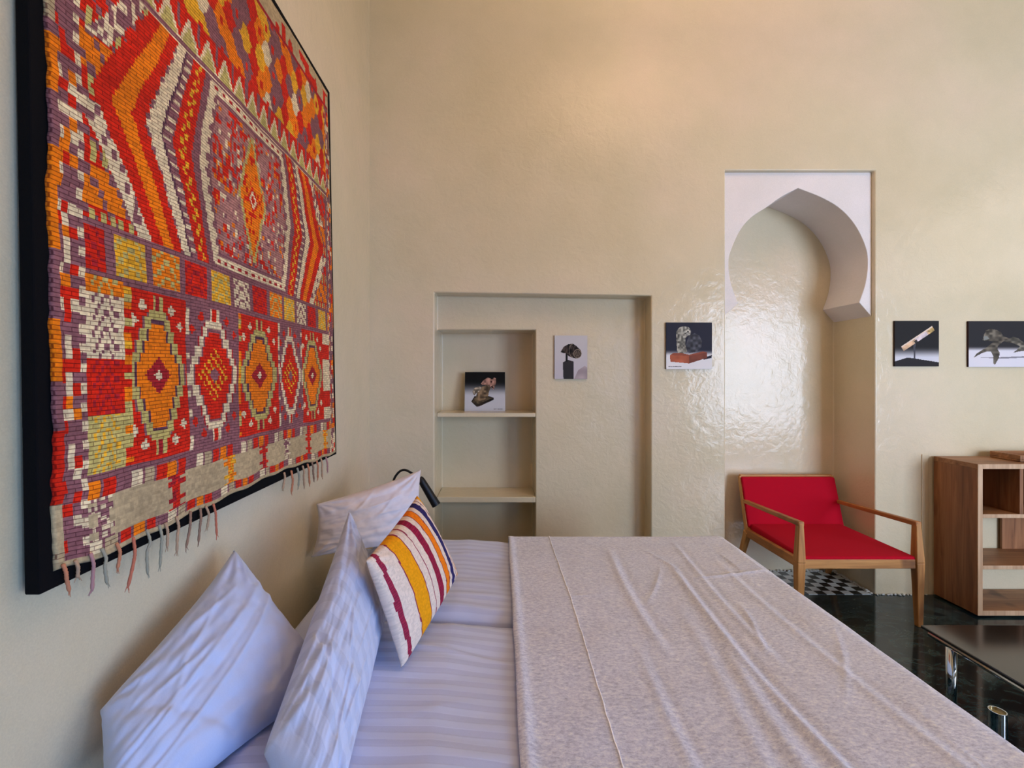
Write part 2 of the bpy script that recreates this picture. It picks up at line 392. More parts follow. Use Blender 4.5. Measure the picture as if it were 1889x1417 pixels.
# ------------------------------------------------------------ photo prints
def lin3(c): return np.array(lin(c))
def print_mesh(name, w_, h_, t, img, side):
    """img(U,V)->rgb 0..255, U right, V up in 0..1; front face looks to -Y, origin bottom centre"""
    n = 110; me = bpy.data.meshes.new(name); vs_ = []; fs = []
    for j in range(n+1):
        for i in range(n+1): vs_.append((-w_/2+w_*i/n, 0, h_*j/n))
    for j in range(n):
        for i in range(n): a = j*(n+1)+i; fs.append((a, a+1, a+n+2, a+n+1))
    b = len(vs_); vs_ += [(-w_/2,t,0),(w_/2,t,0),(w_/2,t,h_),(-w_/2,t,h_)]
    c0, c1, c2, c3 = 0, n, (n+1)*(n+1)-1, n*(n+1)
    bot = [j for j in range(n+1)]; top = [n*(n+1)+j for j in range(n+1)]; lf = [j*(n+1) for j in range(n+1)]; rt = [j*(n+1)+n for j in range(n+1)]
    fs += [(b+1, b, b+3, b+2), tuple([b, b+1]+bot[::-1]), tuple([b+2, b+3]+top), tuple([b+3, b]+lf), tuple([b+1, b+2]+rt[::-1])]
    me.from_pydata(vs_, [], fs); me.update()
    U, Vv = np.meshgrid((np.arange(n)+.5)/n, (np.arange(n)+.5)/n)
    rgb = img(U, Vv)/255; l = np.where(rgb <= 0.04045, rgb/12.92, ((rgb+0.055)/1.055)**2.4)
    cols = np.vstack([l.reshape(-1,3), np.tile(lin3(side), (5,1))]); colour_faces(me, cols)
    return link_mesh(name, me, M['print'])
def grad(U, V_, top, bot, lo, hi):
    t = np.clip((V_-lo)/(hi-lo), 0, 1)[..., None]; t = t*t*(3-2*t)
    return np.array(bot)*(1-t)+np.array(top)*t
def put(im, mask, col, X=None, Y=None, sc=0, amp=0, s=0):
    c = np.array(col, float)
    if amp: c = c*(1+amp*(vnoise(X, Y, sc, s)-0.5)[..., None]*2)
    else: c = np.broadcast_to(c, im.shape)
    im[mask] = np.clip(c, 0, 255)[mask]
def img_sphinx(U, V_):      # winged stone beast on a slab
    im = grad(U, V_, (12,14,16), (196,200,208), 0.38, 0.78)
    Y = 1-V_
    put(im, inpoly(U,Y,[(.16,.76),(.24,.62),(.6,.62),(.72,.66),(.72,.71),(.36,.88),(.30,.89)]), (44,36,30), U,Y,18,.4)
    put(im, inpoly(U,Y,[(.18,.76),(.25,.66),(.58,.64),(.68,.67),(.33,.82)]), (84,72,54), U,Y,22,.4,1)
    put(im, inpoly(U,Y,[(.26,.68),(.32,.5),(.42,.38),(.56,.33),(.64,.4),(.6,.5),(.58,.64),(.5,.7),(.36,.74)]), (112,94,72), U,Y,20,.45,2)
    put(im, inpoly(U,Y,[(.19,.49),(.24,.41),(.36,.37),(.42,.4),(.36,.5),(.28,.55),(.24,.6),(.2,.55)]), (150,140,124), U,Y,26,.45,3)
    put(im, inpoly(U,Y,[(.4,.3),(.46,.21),(.57,.14),(.62,.16),(.68,.19),(.72,.14),(.77,.16),(.77,.3),(.73,.4),(.72,.45),(.64,.38),(.54,.33),(.44,.33)]), (160,122,108), U,Y,20,.45,4)
    put(im, ((U-.655)**2+(Y-.25)**2) < .0006, (60,30,26)); put(im, inpoly(U,Y,[(.64,.38),(.74,.45),(.68,.34)]), (50,34,28))
    put(im, (U > .72)&(U < .94)&(abs(Y-.945) < .010)&(vnoise(U,Y,60) > .3), (120,122,126)); return im
def img_helmet(U, V_):      # dark carved head on a post
    im = grad(U, V_, (205,203,206), (200,196,204), 0, 1); Y = 1-V_
    put(im, inpoly(U,Y,[(.6,1),(.72,.8),(.92,.7),(1,.74),(1,1)]), (176,164,170), U,Y,6,.1)
    put(im, inpoly(U,Y,[(.25,.62),(.40,.56),(.58,.6),(.58,1),(.27,1)]), (52,50,52))
    put(im, (U > .335)&(U < .40)&(Y > .36)&(Y < .6), (26,24,26))
    put(im, inpoly(U,Y,[(.18,.38),(.28,.26),(.42,.2),(.56,.19),(.68,.25),(.80,.34),(.83,.42),(.78,.5),(.66,.53),(.52,.51),(.42,.47),(.36,.41),(.28,.41)]), (50,42,38), U,Y,24,.8,2)
    d = np.hypot(U-.70,(Y-.42)*1.2); put(im, (d > .105)&(d < .125), (140,128,112)); put(im, d < .09, (84,74,66), U,Y,30,.4)
    d2 = np.hypot((U-.56)*1.4,(Y-.35)); put(im, (d2 > .145)&(d2 < .165)&(U < .56), (128,120,108)); return im
def img_owl(U, V_):         # speckled stone bird on a terracotta plinth
    im = grad(U, V_, (44,46,62), (236,238,244), 0.28, 0.42); Y = 1-V_
    put(im, inpoly(U,Y,[(.78,.76),(1,.70),(.99,.76),(.82,.80)]), (40,40,56))
    put(im, inpoly(U,Y,[(.42,.5),(.50,.28),(.62,.23),(.72,.28),(.78,.4),(.77,.52),(.68,.62),(.5,.66)]), (74,76,86), U,Y,18,.4)
    put(im, inpoly(U,Y,[(.24,.6),(.22,.36),(.22,.2),(.28,.11),(.38,.08),(.49,.1),(.53,.16),(.54,.23),(.47,.29),(.42,.33),(.42,.5),(.46,.62),(.36,.68),(.26,.66)]), (140,140,132), U,Y,26,.5,1)
    put(im, inpoly(U,Y,[(.37,.2),(.48,.14),(.54,.2),(.52,.27),(.42,.29)]), (178,178,170), U,Y,30,.3); put(im, np.hypot(U-.475,Y-.2) < .02, (24,24,26)); put(im, inpoly(U,Y,[(.38,.25),(.46,.2),(.45,.22),(.40,.26)]), (30,30,30))
    put(im, inpoly(U,Y,[(.08,.70),(.5,.72),(.5,.88),(.09,.84)]), (178,98,72), U,Y,12,.12)
    put(im, inpoly(U,Y,[(.5,.72),(.89,.64),(.89,.76),(.5,.88)]), (134,76,62), U,Y,12,.12); put(im, inpoly(U,Y,[(.08,.70),(.14,.66),(.30,.65),(.5,.69),(.8,.62),(.89,.64),(.5,.72)]), (150,84,66))
    put(im, (U > .04)&(U < .34)&(abs(Y-.945) < .012)&(vnoise(U,Y,70) > .3), (110,112,120)); return im
def img_rod(U, V_):         # carved ivory rod on a stand
    im = grad(U, V_, (34,34,36), (214,216,226), 0.18, 0.44); Y = 1-V_
    put(im, inpoly(U,Y,[(0,.89),(.27,.81),(.34,.81),(1,.91),(1,1),(0,1)]), (40,38,42))
    put(im, inpoly(U,Y,[(.42,.5),(.47,.5),(.46,.84),(.425,.84)]), (74,74,82))
    ax = np.array([.86-.19, .17-.60]); L = np.hypot(*ax); t = ((U-.19)*ax[0]+(Y-.60)*ax[1])/L/L; s = ((U-.19)*-ax[1]+(Y-.60)*ax[0])/L
    rod = (abs(s) < .058)&(t > -.03)&(t < 1.02); put(im, rod, (206,172,140), U,Y,14,.2)
    put(im, rod&(t > .42)&(t < .8), (214,200,204), U,Y,14,.12); put(im, rod&(t > .84), (200,170,110), U,Y,22,.35); put(im, rod&(t > .36)&(t < .45)&(s > 0), (60,56,54))
    put(im, rod&(s < -.03), (232,214,196)); return im
def img_bone(U, V_):        # bronze two legged creature
    im = grad(U, V_, (42,42,46), (222,220,228), 0.34, 0.46); Y = 1-V_
    put(im, inpoly(U,Y,[(.1,.79),(.4,.79),(.9,.76),(1,.78),(.5,.82)]), (140,138,146))
    br = (92,86,76)
    put(im, inpoly(U,Y,[(.20,.42),(.22,.3),(.25,.2),(.32,.17),(.40,.19),(.46,.24),(.50,.33),(.60,.38),(.66,.4),(.64,.45),(.50,.44),(.42,.54),(.42,.62),(.45,.7),(.43,.82),(.38,.95),(.36,.94),(.35,.75),(.32,.66),(.27,.66),(.19,.70),(.07,.80),(.12,.7),(.26,.57),(.36,.45),(.28,.43)]), br, U,Y,22,.45)
    put(im, inpoly(U,Y,[(.56,.40),(.64,.34),(.72,.38),(.82,.5),(.93,.56),(1,.7),(.92,.72),(.85,.64),(.74,.66),(.64,.69),(.7,.62),(.74,.55),(.64,.48),(.50,.44)]), (100,96,86), U,Y,22,.45,3)
    put(im, inpoly(U,Y,[(.22,.33),(.27,.33),(.3,.39),(.22,.42)]), (132,136,132)); return im
def hang(name, px0, px1, py0, py1, Y, img, side, label, t=0.012, lean=None):
    a = P(px0, py0, Y); b = P(px1, py1, Y)
    o = print_mesh(name, b.x-a.x, a.z-b.z, t, img, side); o.location = ((a.x+b.x)/2, Y, b.z)
    tag(o, label, 'photo print', 'square photo prints of ancient sculptures'); return o
o = hang('photo_print', 857, 932, 681, 754.5, 3.19, img_sphinx, (90,84,80), 'photo print of a two-headed stone beast, leaning inside the upper shelf cubby')
o.location.z = 1.1545; o.rotation_euler = (math.radians(-11), 0, math.radians(0.5))
hang('photo_print', 1023, 1083.5, 619, 699, 3.04-0.0125, img_helmet, (92,72,72), 'pale upright photo print of a dark carved head on a post, in the wall recess')
hang('photo_print', 1229, 1313.5, 595, 681, D-0.0125, img_owl, (60,60,66), 'photo print of a grey stone creature on a terracotta plinth, left of the arched niche')
hang('photo_print', 1651, 1732, 592, 676, D-0.0125, img_rod, (52,44,48), 'photo print of a slanting ivory rod on a black stand, right of the arched niche')
hang('photo_print', 1787, 1915, 592.5, 677, D-0.0125, img_bone, (60,44,48), 'wide photo print of a bronze long-legged creature, above the wooden cabinet')

# ------------------------------------------------------------ wall hanging (kilim on a black panel)
def rx(z): return -0.765-0.025*(z-1.04)/1.68       # the panel leans, its foot a little off the wall
def R(px, py):
    X = -0.765; Y = X*F/(px-CX); return Vector((X, Y, CAMZ-(py-CY)/F*Y))
hang_root = empty('wall_hanging', (-0.80, 1.47, 1.03))
tag(hang_root, 'red, orange and purple woven rug with tassels on a black panel, left wall', 'wall hanging')
bm = bmesh.new()
pz0, pz1 = 1.03, 2.75
hexa(bm, [(rx(pz0)-.034,.768,pz0),(rx(pz0)-.008,.768,pz0),(rx(pz0)-.008,2.185,pz0-.004),(rx(pz0)-.034,2.185,pz0-.004),
          (rx(pz1)-.028,.760,pz1),(rx(pz1)-.008,.760,pz1),(rx(pz1)-.008,2.165,pz1),(rx(pz1)-.028,2.165,pz1)])
obj('backing_panel', bm, M['black_cloth'], hang_root, bevel=0.003)

K = {k: np.array(lin(v)) for k, v in dict(red=(216,36,10), orange=(246,128,10), yellow=(240,176,40), purple=(142,92,96), beige=(186,164,124),
     cream=(234,214,170), olive=(196,180,104), maroon=(172,32,40), mauve=(178,126,116), dark=(98,58,74)).items()}
RY0, RY1, RZ0, RZ1 = 0.790, 2.150, 1.050, 2.720
NY, NZ = 420, 500
def kilim_colours(Y, Z):
    q = 0.0062
    y = np.floor(Y/q)*q; z = np.floor(Z/0.0044)*0.0044
    c = np.empty(Y.shape+(3,)); c[:] = K['purple']
    def put_(mask, k): c[mask] = K[k]
    def seq(mask, idx, keys, s=0):
        h = hsh(idx, idx*0+s)
        for n_, k in enumerate(keys): c[mask & (h >= n_/len(keys)) & (h < (n_+1)/len(keys))] = K[k]
    cy0 = 1.455
    # small squares strips
    for a, b, s in ((1.0, 1.085, 1), (1.165, 1.200, 2)):
        m = (z >= a) & (z < b); i = np.floor(y/0.034)
        ks = ['red','orange','red','purple','cream','beige']; k = np.mod(i*7+s*3, 6)
        for n_, kk in enumerate(ks): put_(m & (k == n_), kk)
        put_(m & (np.mod(y/0.034,1) > .82), 'purple')
    put_(z < 1.062, 'beige')
    m = (z >= 1.085) & (z < 1.165); put_(m, 'beige')
    for yc, k1, k2 in ((.883,'purple','cream'),(1.084,'red','maroon'),(1.303,'orange','yellow'),(1.49,'red','maroon'),(1.66,'cream','purple'),(1.85,'red','red'),(2.02,'orange','yellow')):
        zz = abs(z-1.125); ww = .012+.016*(np.mod(np.floor(zz/0.012),2)); mm = m & (abs(y-yc) < ww); put_(mm, k1)
        put_(mm & (hsh(np.floor(y/.008), np.floor(z/.008)) > .6), k2)
    put_((z >= 1.200) & (z < 1.212), 'purple')
    # panels
    pb = [.853,.94,1.129,1.353,1.60,1.787,2.009,2.09]
    zc = 1.40
    for n_ in range(1, 6):
        a, b = pb[n_], pb[n_+1]; m = (y >= a) & (y < b) & (z >= 1.212) & (z < 1.585)
        yc = (a+b)/2; hw = (b-a)/2
        typ = n_ % 2
        put_(m, 'red' if typ else 'purple')
        dy = abs(y-yc)/hw; dz = np.floor(abs(z-zc)/.026)*.026/.165
        step = dy+dz*0.78
        cross = m & (dy < .17) & (abs(z-zc) < .178)
        put_(cross, 'olive' if typ else 'cream'); put_(cross & (dy < .07), 'maroon' if typ else 'red')
        put_(m & (step < .96) & (abs(z-zc) < .14), 'purple' if typ else 'maroon')
        put_(m & (step < .92) & (abs(z-zc) < .145), 'olive' if typ else 'cream')
        put_(m & (step < .74) & (abs(z-zc) < .125), 'purple' if not typ else 'dark')
        put_(m & (step < .68) & (abs(z-zc) < .118), 'orange' if typ else 'red')
        inner = m & (dy+abs(z-zc)/.1 < .62)
        if typ: put_(inner & (dy+abs(z-zc)/.1 < .42), 'maroon'); put_(m & (dy+abs(z-zc)/.1 < .13), 'cream')
        else:
            lat = np.mod(np.floor(y/.009)+np.floor(z/.009),3); put_(m & (dy+abs(z-zc)/.12 < .6) & (lat == 0), 'yellow'); put_(m & (dy+abs(z-zc)/.1 < .2), 'purple')
        for sy in (-.66,.66):
            for dzz in (-.152,-.118,.118,.152):
                u_ = abs(y-(yc+(sy+(.12 if abs(dzz) < .13 else -.18)*np.sign(sy))*hw)); v_ = abs(z-(zc+dzz))
                put_(m & (u_+v_ < .0135) & ((u_ < .004)|(v_ < .004)|(abs(u_-v_) < .003)), 'cream' if typ else 'red')
        sep = m & (y < a+.016); idx = np.floor(z/.016)
        seq(sep, idx, ['cream','purple','cream','purple'] if n_ in (2,4,5) else ['orange','orange','yellow','red','olive'], n_)
    m = (y >= .853) & (y < .94)
    chev = np.mod(np.floor(abs(y-.896)/.007)+np.floor(z/.011), 3)
    for a, b, k1, k2 in ((1.559,1.59,'orange','olive'),(1.434,1.559,'cream','purple'),(1.321,1.434,'red','maroon'),(1.212,1.321,'olive','yellow')):
        mm = m & (z >= a) & (z < b); put_(mm, k1); put_(mm & (chev == 0) & (abs(y-.896) < .030), k2)
    m = (y >= 2.009) & (y < 2.09) & (z >= 1.212) & (z < 1.585)
    seq(m, np.floor(z/.07), ['cream','red','olive','cream'], 5)
    # block row
    m = (z >= 1.605) & (z < 1.688); i = np.floor((y-.80)/.105); u = np.mod((y-.80)/.105, 1)
    ks = ['red','yellow','orange','red','yellow','cream','red','orange','yellow','cream','red','yellow','orange']
    for n_, kk in enumerate(ks):
        mm = m & (i == n_) & (u > .12) & (u < .92); put_(mm, kk)
        put_(mm & (np.mod(np.floor(abs(u-.52)/.1)+np.floor(z/.012),3) == 0), 'olive' if kk in ('yellow','orange') else ('maroon' if kk == 'red' else 'purple'))
    # central field
    fz = (z >= 1.70) & (z < 2.215); zc = 1.958
    a_ = abs(y-cy0); t = abs(z-zc); e = (a_-0.047*t)/(1-1.1*t)
    seqb = [(.27,.30,'purple'),(.30,.37,'red'),(.37,.40,'purple'),(.40,.45,'cream'),(.45,.49,'red'),(.49,.537,'orange'),(.537,.585,'red')]
    for a, b, k in seqb: put_(fz & (e >= a) & (e < b), k)
    j = np.floor(z/.0088)
    put_(fz & (abs(e-.335-.008*np.where(np.mod(j,4) < 2, 1, -1)) < .0065), 'yellow')
    put_(fz & (e > .372) & (e < .398) & (np.mod(j,3) == 0), 'cream'); put_(fz & (e > .445) & (e < .455) & (np.mod(j,4) < 2), 'purple')
    put_(fz & (e > .400) & (e < .408), 'dark')
    mm = fz & (e >= .585) & (a_ < .61)
    cz = np.mod((z-1.70)/.129, 1); hour = abs(cz-.5)*2; cell = np.floor((z-1.70)/.129)
    put_(mm, 'red'); lane = (a_-.60)
    put_(mm & (np.mod(cell,2) == 0) & (hour < .55), 'orange'); put_(mm & (np.mod(np.floor(y/.014)+np.floor(z/.018),4) == 0), 'purple')
    put_(mm & (hour > .7) & (np.mod(np.floor(y/.012),2) == 0), 'olive')
    put_(fz & (e >= .585) & (e < .64) & (z < 1.93), 'cream'); put_(fz & (e >= .585) & (e < .64) & (z < 1.93) & (hsh(np.floor(y/.012),np.floor(z/.018)) > .75), 'purple')
    put_(fz & (e >= .60) & (e < .66) & (z > 2.06), 'cream'); put_(fz & (e >= .60) & (e < .66) & (z > 2.06) & (hsh(np.floor(y/.012),np.floor(z/.018)) > .6), 'purple')
    hexm = fz & (e < .27) & (t < .252)
    jag = .006*np.where(np.mod(np.floor(z/.022),2) == 0, 1, -1)
    put_(hexm, 'cream'); put_(hexm & (e < .236+jag) & (t < .226), 'purple')
    put_(hexm & (t > .236) & (t < .243) & (np.mod(np.floor(y/.018),2) == 0), 'maroon')
    inn = hexm & (e < .222) & (t < .214); put_(inn, 'mauve')
    hh = hsh(np.floor(y/.0105), np.floor(z/.0135), 9)
    big = vnoise(y, z, 26, 4)
    put_(inn & (hh > .66) & (big > .4), 'red'); put_(inn & (hh < .06), 'cream'); put_(inn & (hh > .15) & (hh < .24), 'purple'); put_(inn & (hh > .3) & (hh < .36), 'orange')
    dm = a_/.078+np.floor(t/.02)*.02/.20
    put_(inn & (dm < 1), 'orange'); put_(inn & (dm < 1) & (hh > .8), 'red'); put_(inn & (dm > .86) & (dm < 1.02), 'olive')
    dd = a_/.03+t/.045; put_(inn & (dd < 1), 'red'); put_(inn & (dd < .7), 'cream'); put_(inn & (dd < .42), 'red')
    put_((z >= 2.215) & (z < 2.222), 'cream')
    # zig-zag row
    m = (z >= 2.235) & (z < 2.32); u = abs(np.mod(y/.075,1)-.5)*2; v = (z-2.235)/.085
    put_(m, 'red'); put_(m & (u < 1-v*1.15) , 'cream'); put_(m & (u < .72-v*1.15), 'olive'); put_(m & (u > .8) & (v > .3), 'purple')
    # lattice of long lozenges
    m = (z >= 2.32) & (z < 2.63); px_, pz_ = .044, .086
    i0 = np.floor(y/px_); off = np.mod(i0,2)*.5; k0 = np.floor(z/pz_+off)
    uu = abs(np.mod(y/px_,1)-.5)*2; vv = abs(np.mod(z/pz_+off,1)-.5)*2
    i1 = np.where(vv > 1.25-uu*.65, i0+np.where(np.mod(y/px_,1) > .5, 1, -1), i0); k1 = np.where(i1 == i0, k0, np.floor(z/pz_+np.mod(i1,2)*.5))
    seq(m, np.mod(i1*3+k1*5+np.floor(i1*.37+k1*.71), 11), ['orange','purple','red','cream','yellow','purple','orange','red','olive'], 3)
    hk = hsh(i1, k1, 5); put_(m & (hk > .5) & (vv < .3) & (uu < .35), 'red')
    m = (z >= 2.63); put_(m, 'beige'); put_(m & (vnoise(y, z, 20) > .66), 'red'); put_((z >= 2.63) & (z < 2.642), 'maroon'); put_((z > 2.70), 'beige')
    m = (z >= 2.642) & (abs(np.mod(y/.2,1)-.5) < .07) & (z < 2.70); put_(m, 'red')
    # side strips and selvages
    for side in (0, 1):
        a = (y-RY0) if side == 0 else (RY1-y)
        m = (a < .060) & (z > 1.062) & (z < 2.63); put_(m, 'purple')
        hb = hsh(np.floor(a/.016), np.floor(z/.022), 2+side)
        mb = m & (a < .05) & (a > .010)
        put_(mb & (hb > .45) & (hb < .62), 'red'); put_(mb & (hb >= .62) & (hb < .78), 'cream'); put_(mb & (hb > .82) & (hb < .93), 'orange')
        put_(m & (a > .050), 'purple'); put_(m & (a > .050) & (np.mod(np.floor(z/.018),2) == 0), 'cream')
        se = a < .013
        put_(se & (z > 1.0), 'purple'); put_(se & (z > 1.39) & (z < 1.50), 'orange'); put_(se & (z > 1.17) & (z < 1.30), 'red'); put_(se & (z > 1.62) & (z < 1.80), 'orange')
        put_(se & (z > 1.90) & (z < 2.0), 'orange'); put_(se & (z < 1.17), 'beige'); put_(se & (z > 2.02), 'beige')
    # yarn to yarn variation
    jit = 0.86+0.28*hsh(np.floor(Y/.012), np.floor(Z/.0088), 8); blot = 0.85+0.3*vnoise(Y, Z, 9, 6)
    plain = (((z >= 1.085) & (z < 1.165)) | (z < 1.062) | (z >= 2.63)) & (np.abs(c-K['beige']).sum(-1) < 1e-6)
    return np.concatenate([c*(jit*blot)[..., None], np.where(plain, 0.12, 1.0)[..., None]], -1)
gy = np.linspace(RY0, RY1, NY+1); gz = np.linspace(RZ0, RZ1, NZ+1)
def zlow(y): return np.interp(y, [.79,.86,.96,1.2,1.54,1.75,1.9,2.15], [.008,.0,-.002,.004,.012,.006,-.008,-.014])
vsr = []
for j in range(NZ+1):
    for i in range(NY+1):
        y, z = gy[i], gz[j]; f = max(0, 1-(z-RZ0)/.25)
        zz = z+zlow(y)*f+0.003*math.sin(y*37+z*3)*f
        e = 0.006*noise.noise(Vector((0, 3.0, z*9)))+0.003*noise.noise(Vector((0, 8, z*40)))
        wgt = 1-(y-RY0)/(RY1-RY0)
        yy = y+e*wgt+(0.006*noise.noise(Vector((2, 3, z*9))))*(1-wgt)
        yy -= (z-1.05)/1.67*0.03*(1-wgt)
        xx = rx(zz)+0.0045*noise.noise(Vector((y*4, z*4, 0)))+0.0015*noise.noise(Vector((y*25, z*25, 2)))
        if i in (0, NY) or j in (0, NZ): xx -= 0.006
        vsr.append((xx, yy, zz))
fsr = [(j*(NY+1)+i, j*(NY+1)+i+1, (j+1)*(NY+1)+i+1, (j+1)*(NY+1)+i) for j in range(NZ) for i in range(NY)]
me = bpy.data.meshes.new('rug'); me.from_pydata(vsr, [], fsr); me.update()
YY, ZZ = np.meshgrid((gy[:-1]+gy[1:])/2, (gz[:-1]+gz[1:])/2)
colour_faces(me, kilim_colours(YY, ZZ).reshape(-1,4))
uvl = me.uv_layers.new(name='UVMap'); li = np.empty(len(me.loops), np.int32); me.loops.foreach_get('vertex_index', li)
flat = np.array([(gy[i], gz[j]) for j in range(NZ+1) for i in range(NY+1)])
# the weft rows sag and slant in the upper half, as in the cloth
flat2 = flat.copy(); flat2[:,1] = flat[:,1]+0.004*np.sin(flat[:,0]*9)
uvl.data.foreach_set('uv', flat2[li].astype(np.float32).ravel())
me.polygons.foreach_set('use_smooth', [True]*len(me.polygons))
rug = link_mesh('rug', me, M['kilim'], hang_root)
sol = rug.modifiers.new('thick', 'SOLIDIFY'); sol.thickness = 0.004; sol.offset = -1
tcols = {'t': (186,150,118), 'g': (160,154,132), 'o': (198,128,92), 'p': (180,132,130), 'b': (150,116,94), 'r': (196,112,84)}
tmats = {k: simple('tassel_yarn_'+n_, v, 0.95, bs_scale=300) for (k, v), n_ in zip(tcols.items(), ('tan','grey','orange','pink','brown','rust'))}
TS = [(114,1053,125,1092,'o'),(137,1046,140,1066,'t'),(165,1032,167,1091,'p'),(186,1023,195,1078,'g'),(213,1013,214,1050,'o'),(244,1002,233,1085,'r'),(269,987,270,1060,'g'),(292,978,293,1046,'g'),(303,974,306,1010,'t'),
      (324,962,324,1020,'t'),(350,952,341,1011,'b'),(368,946,364,1001,'b'),(378,942,380,975,'t'),(392,938,398,988,'r'),
      (523,878,520,903,'t'),(536,874,536,909,'o'),(547,869,549,898,'g'),(557,865,560,898,'t'),(566,861,570,894,'o'),(574,858,578,886,'b'),(583,855,585,883,'o'),(591,851,593,881,'t'),(600,848,603,870,'p')]
for n_, (x0,y0,x1,y1,k) in enumerate(TS):
    a = R(x0, y0); b = R(x1, y1); a.z += 0.012
    mid = (a+b)/2+Vector((0.006, random.uniform(-.006,.006), 0)); q1 = a.lerp(b, .28)+Vector((0.007, random.uniform(-.004,.004), 0))
    b.x += 0.003
    bm = bmesh.new(); r = 0.0030 if x0 < 450 else 0.0038
    tube(bm, spline([a+Vector((0.002,0,0)), q1, mid, b], 6), [r*(0.85+.3*math.sin(i*1.9)**2) for i in range(18)]+[r*0.5], 8)
    for s_ in range(3):
        e = b+Vector((random.uniform(-.003,.003), random.uniform(-.006,.006), -random.uniform(.004,.012))); tube(bm, [b+Vector((0,0,.006)), e], [r*.4, r*.15], 5)
    obj('tassel', bm, tmats[k], rug, smooth=True)

# ------------------------------------------------------------ bed
BX0, BX1, BY0, BY1 = -0.69, 1.10, 0.72, 2.235
bed = empty('bed', (0.15, 1.48, 0)); tag(bed, 'double bed with its head against the left wall, under white duvets and a grey blanket', 'bed')
bm = bmesh.new(); box(bm, BX0, BX1-.04, BY0+.02, BY1-.02, 0.10, 0.32); obj('base', bm, M['bed_wood'], bed, bevel=0.006)
for x in (BX0+.06, BX1-.12):
    for y in (BY0+.08, BY1-.08):
        bm = bmesh.new(); bar(bm, (x,y,0), (x,y,.10), .05, .05, .06, .06); obj('leg', bm, M['bed_wood'], bed)
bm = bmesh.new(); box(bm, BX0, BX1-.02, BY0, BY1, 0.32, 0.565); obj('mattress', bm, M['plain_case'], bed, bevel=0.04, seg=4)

def nz(x, y, z=0, s=1): return noise.noise(Vector((x*s, y*s, z*s+z*3.1)))
def crease(d, w_): return math.exp(-(d/w_)**2)
def grid_mesh(name, nu, nv, fn, mat_, parent=None, uv=None, closed_under=None, thickness=0):
    vs_ = []; uvs = []
    for j in range(nv+1):
        for i in range(nu+1):
            vs_.append(fn(i/nu, j/nv)); uvs.append(uv(i/nu, j/nv) if uv else (i/nu, j/nv))
    fs = [(j*(nu+1)+i, j*(nu+1)+i+1, (j+1)*(nu+1)+i+1, (j+1)*(nu+1)+i) for j in range(nv) for i in range(nu)]
    me = bpy.data.meshes.new(name); me.from_pydata(vs_, [], fs); me.update()
    ul = me.uv_layers.new(name='UVMap')
    for lp, l in zip(me.loops, ul.data): l.uv = uvs[lp.vertex_index]
    for p in me.polygons: p.use_smooth = True
    o = link_mesh(name, me, mat_, parent)
    if thickness:
        s_ = o.modifiers.new('thick', 'SOLIDIFY'); s_.thickness = thickness; s_.offset = -1
    return o
def duvet(y0, y1, seed, label, hump):
    def fn(u, v):
        x = -0.60+u*(1.06+0.60); y = y0+v*(y1-y0)
        ed = min(1, (x+0.60)/.10, (1.08-x)/.06); ey = min(1, (y-y0)/.075, (y1-y)/.075)
        e = math.sqrt(max(0, 1-(1-max(ed,0))**2))*math.sqrt(max(0, 1-(1-max(ey,0))**2))
        puff = hump*max(0, min(1, (0.08-x)/.22))
        h = (.034+puff)*e
        fr = max(0, min(1, (0.10-x)/.1))
        wr = 0.006*nz(x*2.2+seed, y*13, seed)+0.004*nz(x*6, y*24, seed+3)+0.007*nz(x*3.5, y*3.5, seed+5)
        wr += 0.006*crease(y-y0-.30-.10*math.sin(x*5+seed), .012)*abs(nz(x*4, 0, seed))+0.005*crease(y-y0-.52+.16*x, .010)
        h += wr*e*fr
        yy = y
        if ey < .999 and fr > 0: yy += 0.006*nz(x*12, y*3, seed+8)*fr
        return (x, yy, 0.566+h)
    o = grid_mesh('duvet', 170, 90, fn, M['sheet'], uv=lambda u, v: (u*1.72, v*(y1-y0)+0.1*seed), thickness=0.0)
    tag(o, label, 'duvet', 'white striped duvets on the bed'); return o
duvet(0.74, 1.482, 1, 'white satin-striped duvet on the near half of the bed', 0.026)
duvet(1.488, 2.22, 2, 'white satin-striped duvet on the far half of the bed, beyond the seam', 0.024)

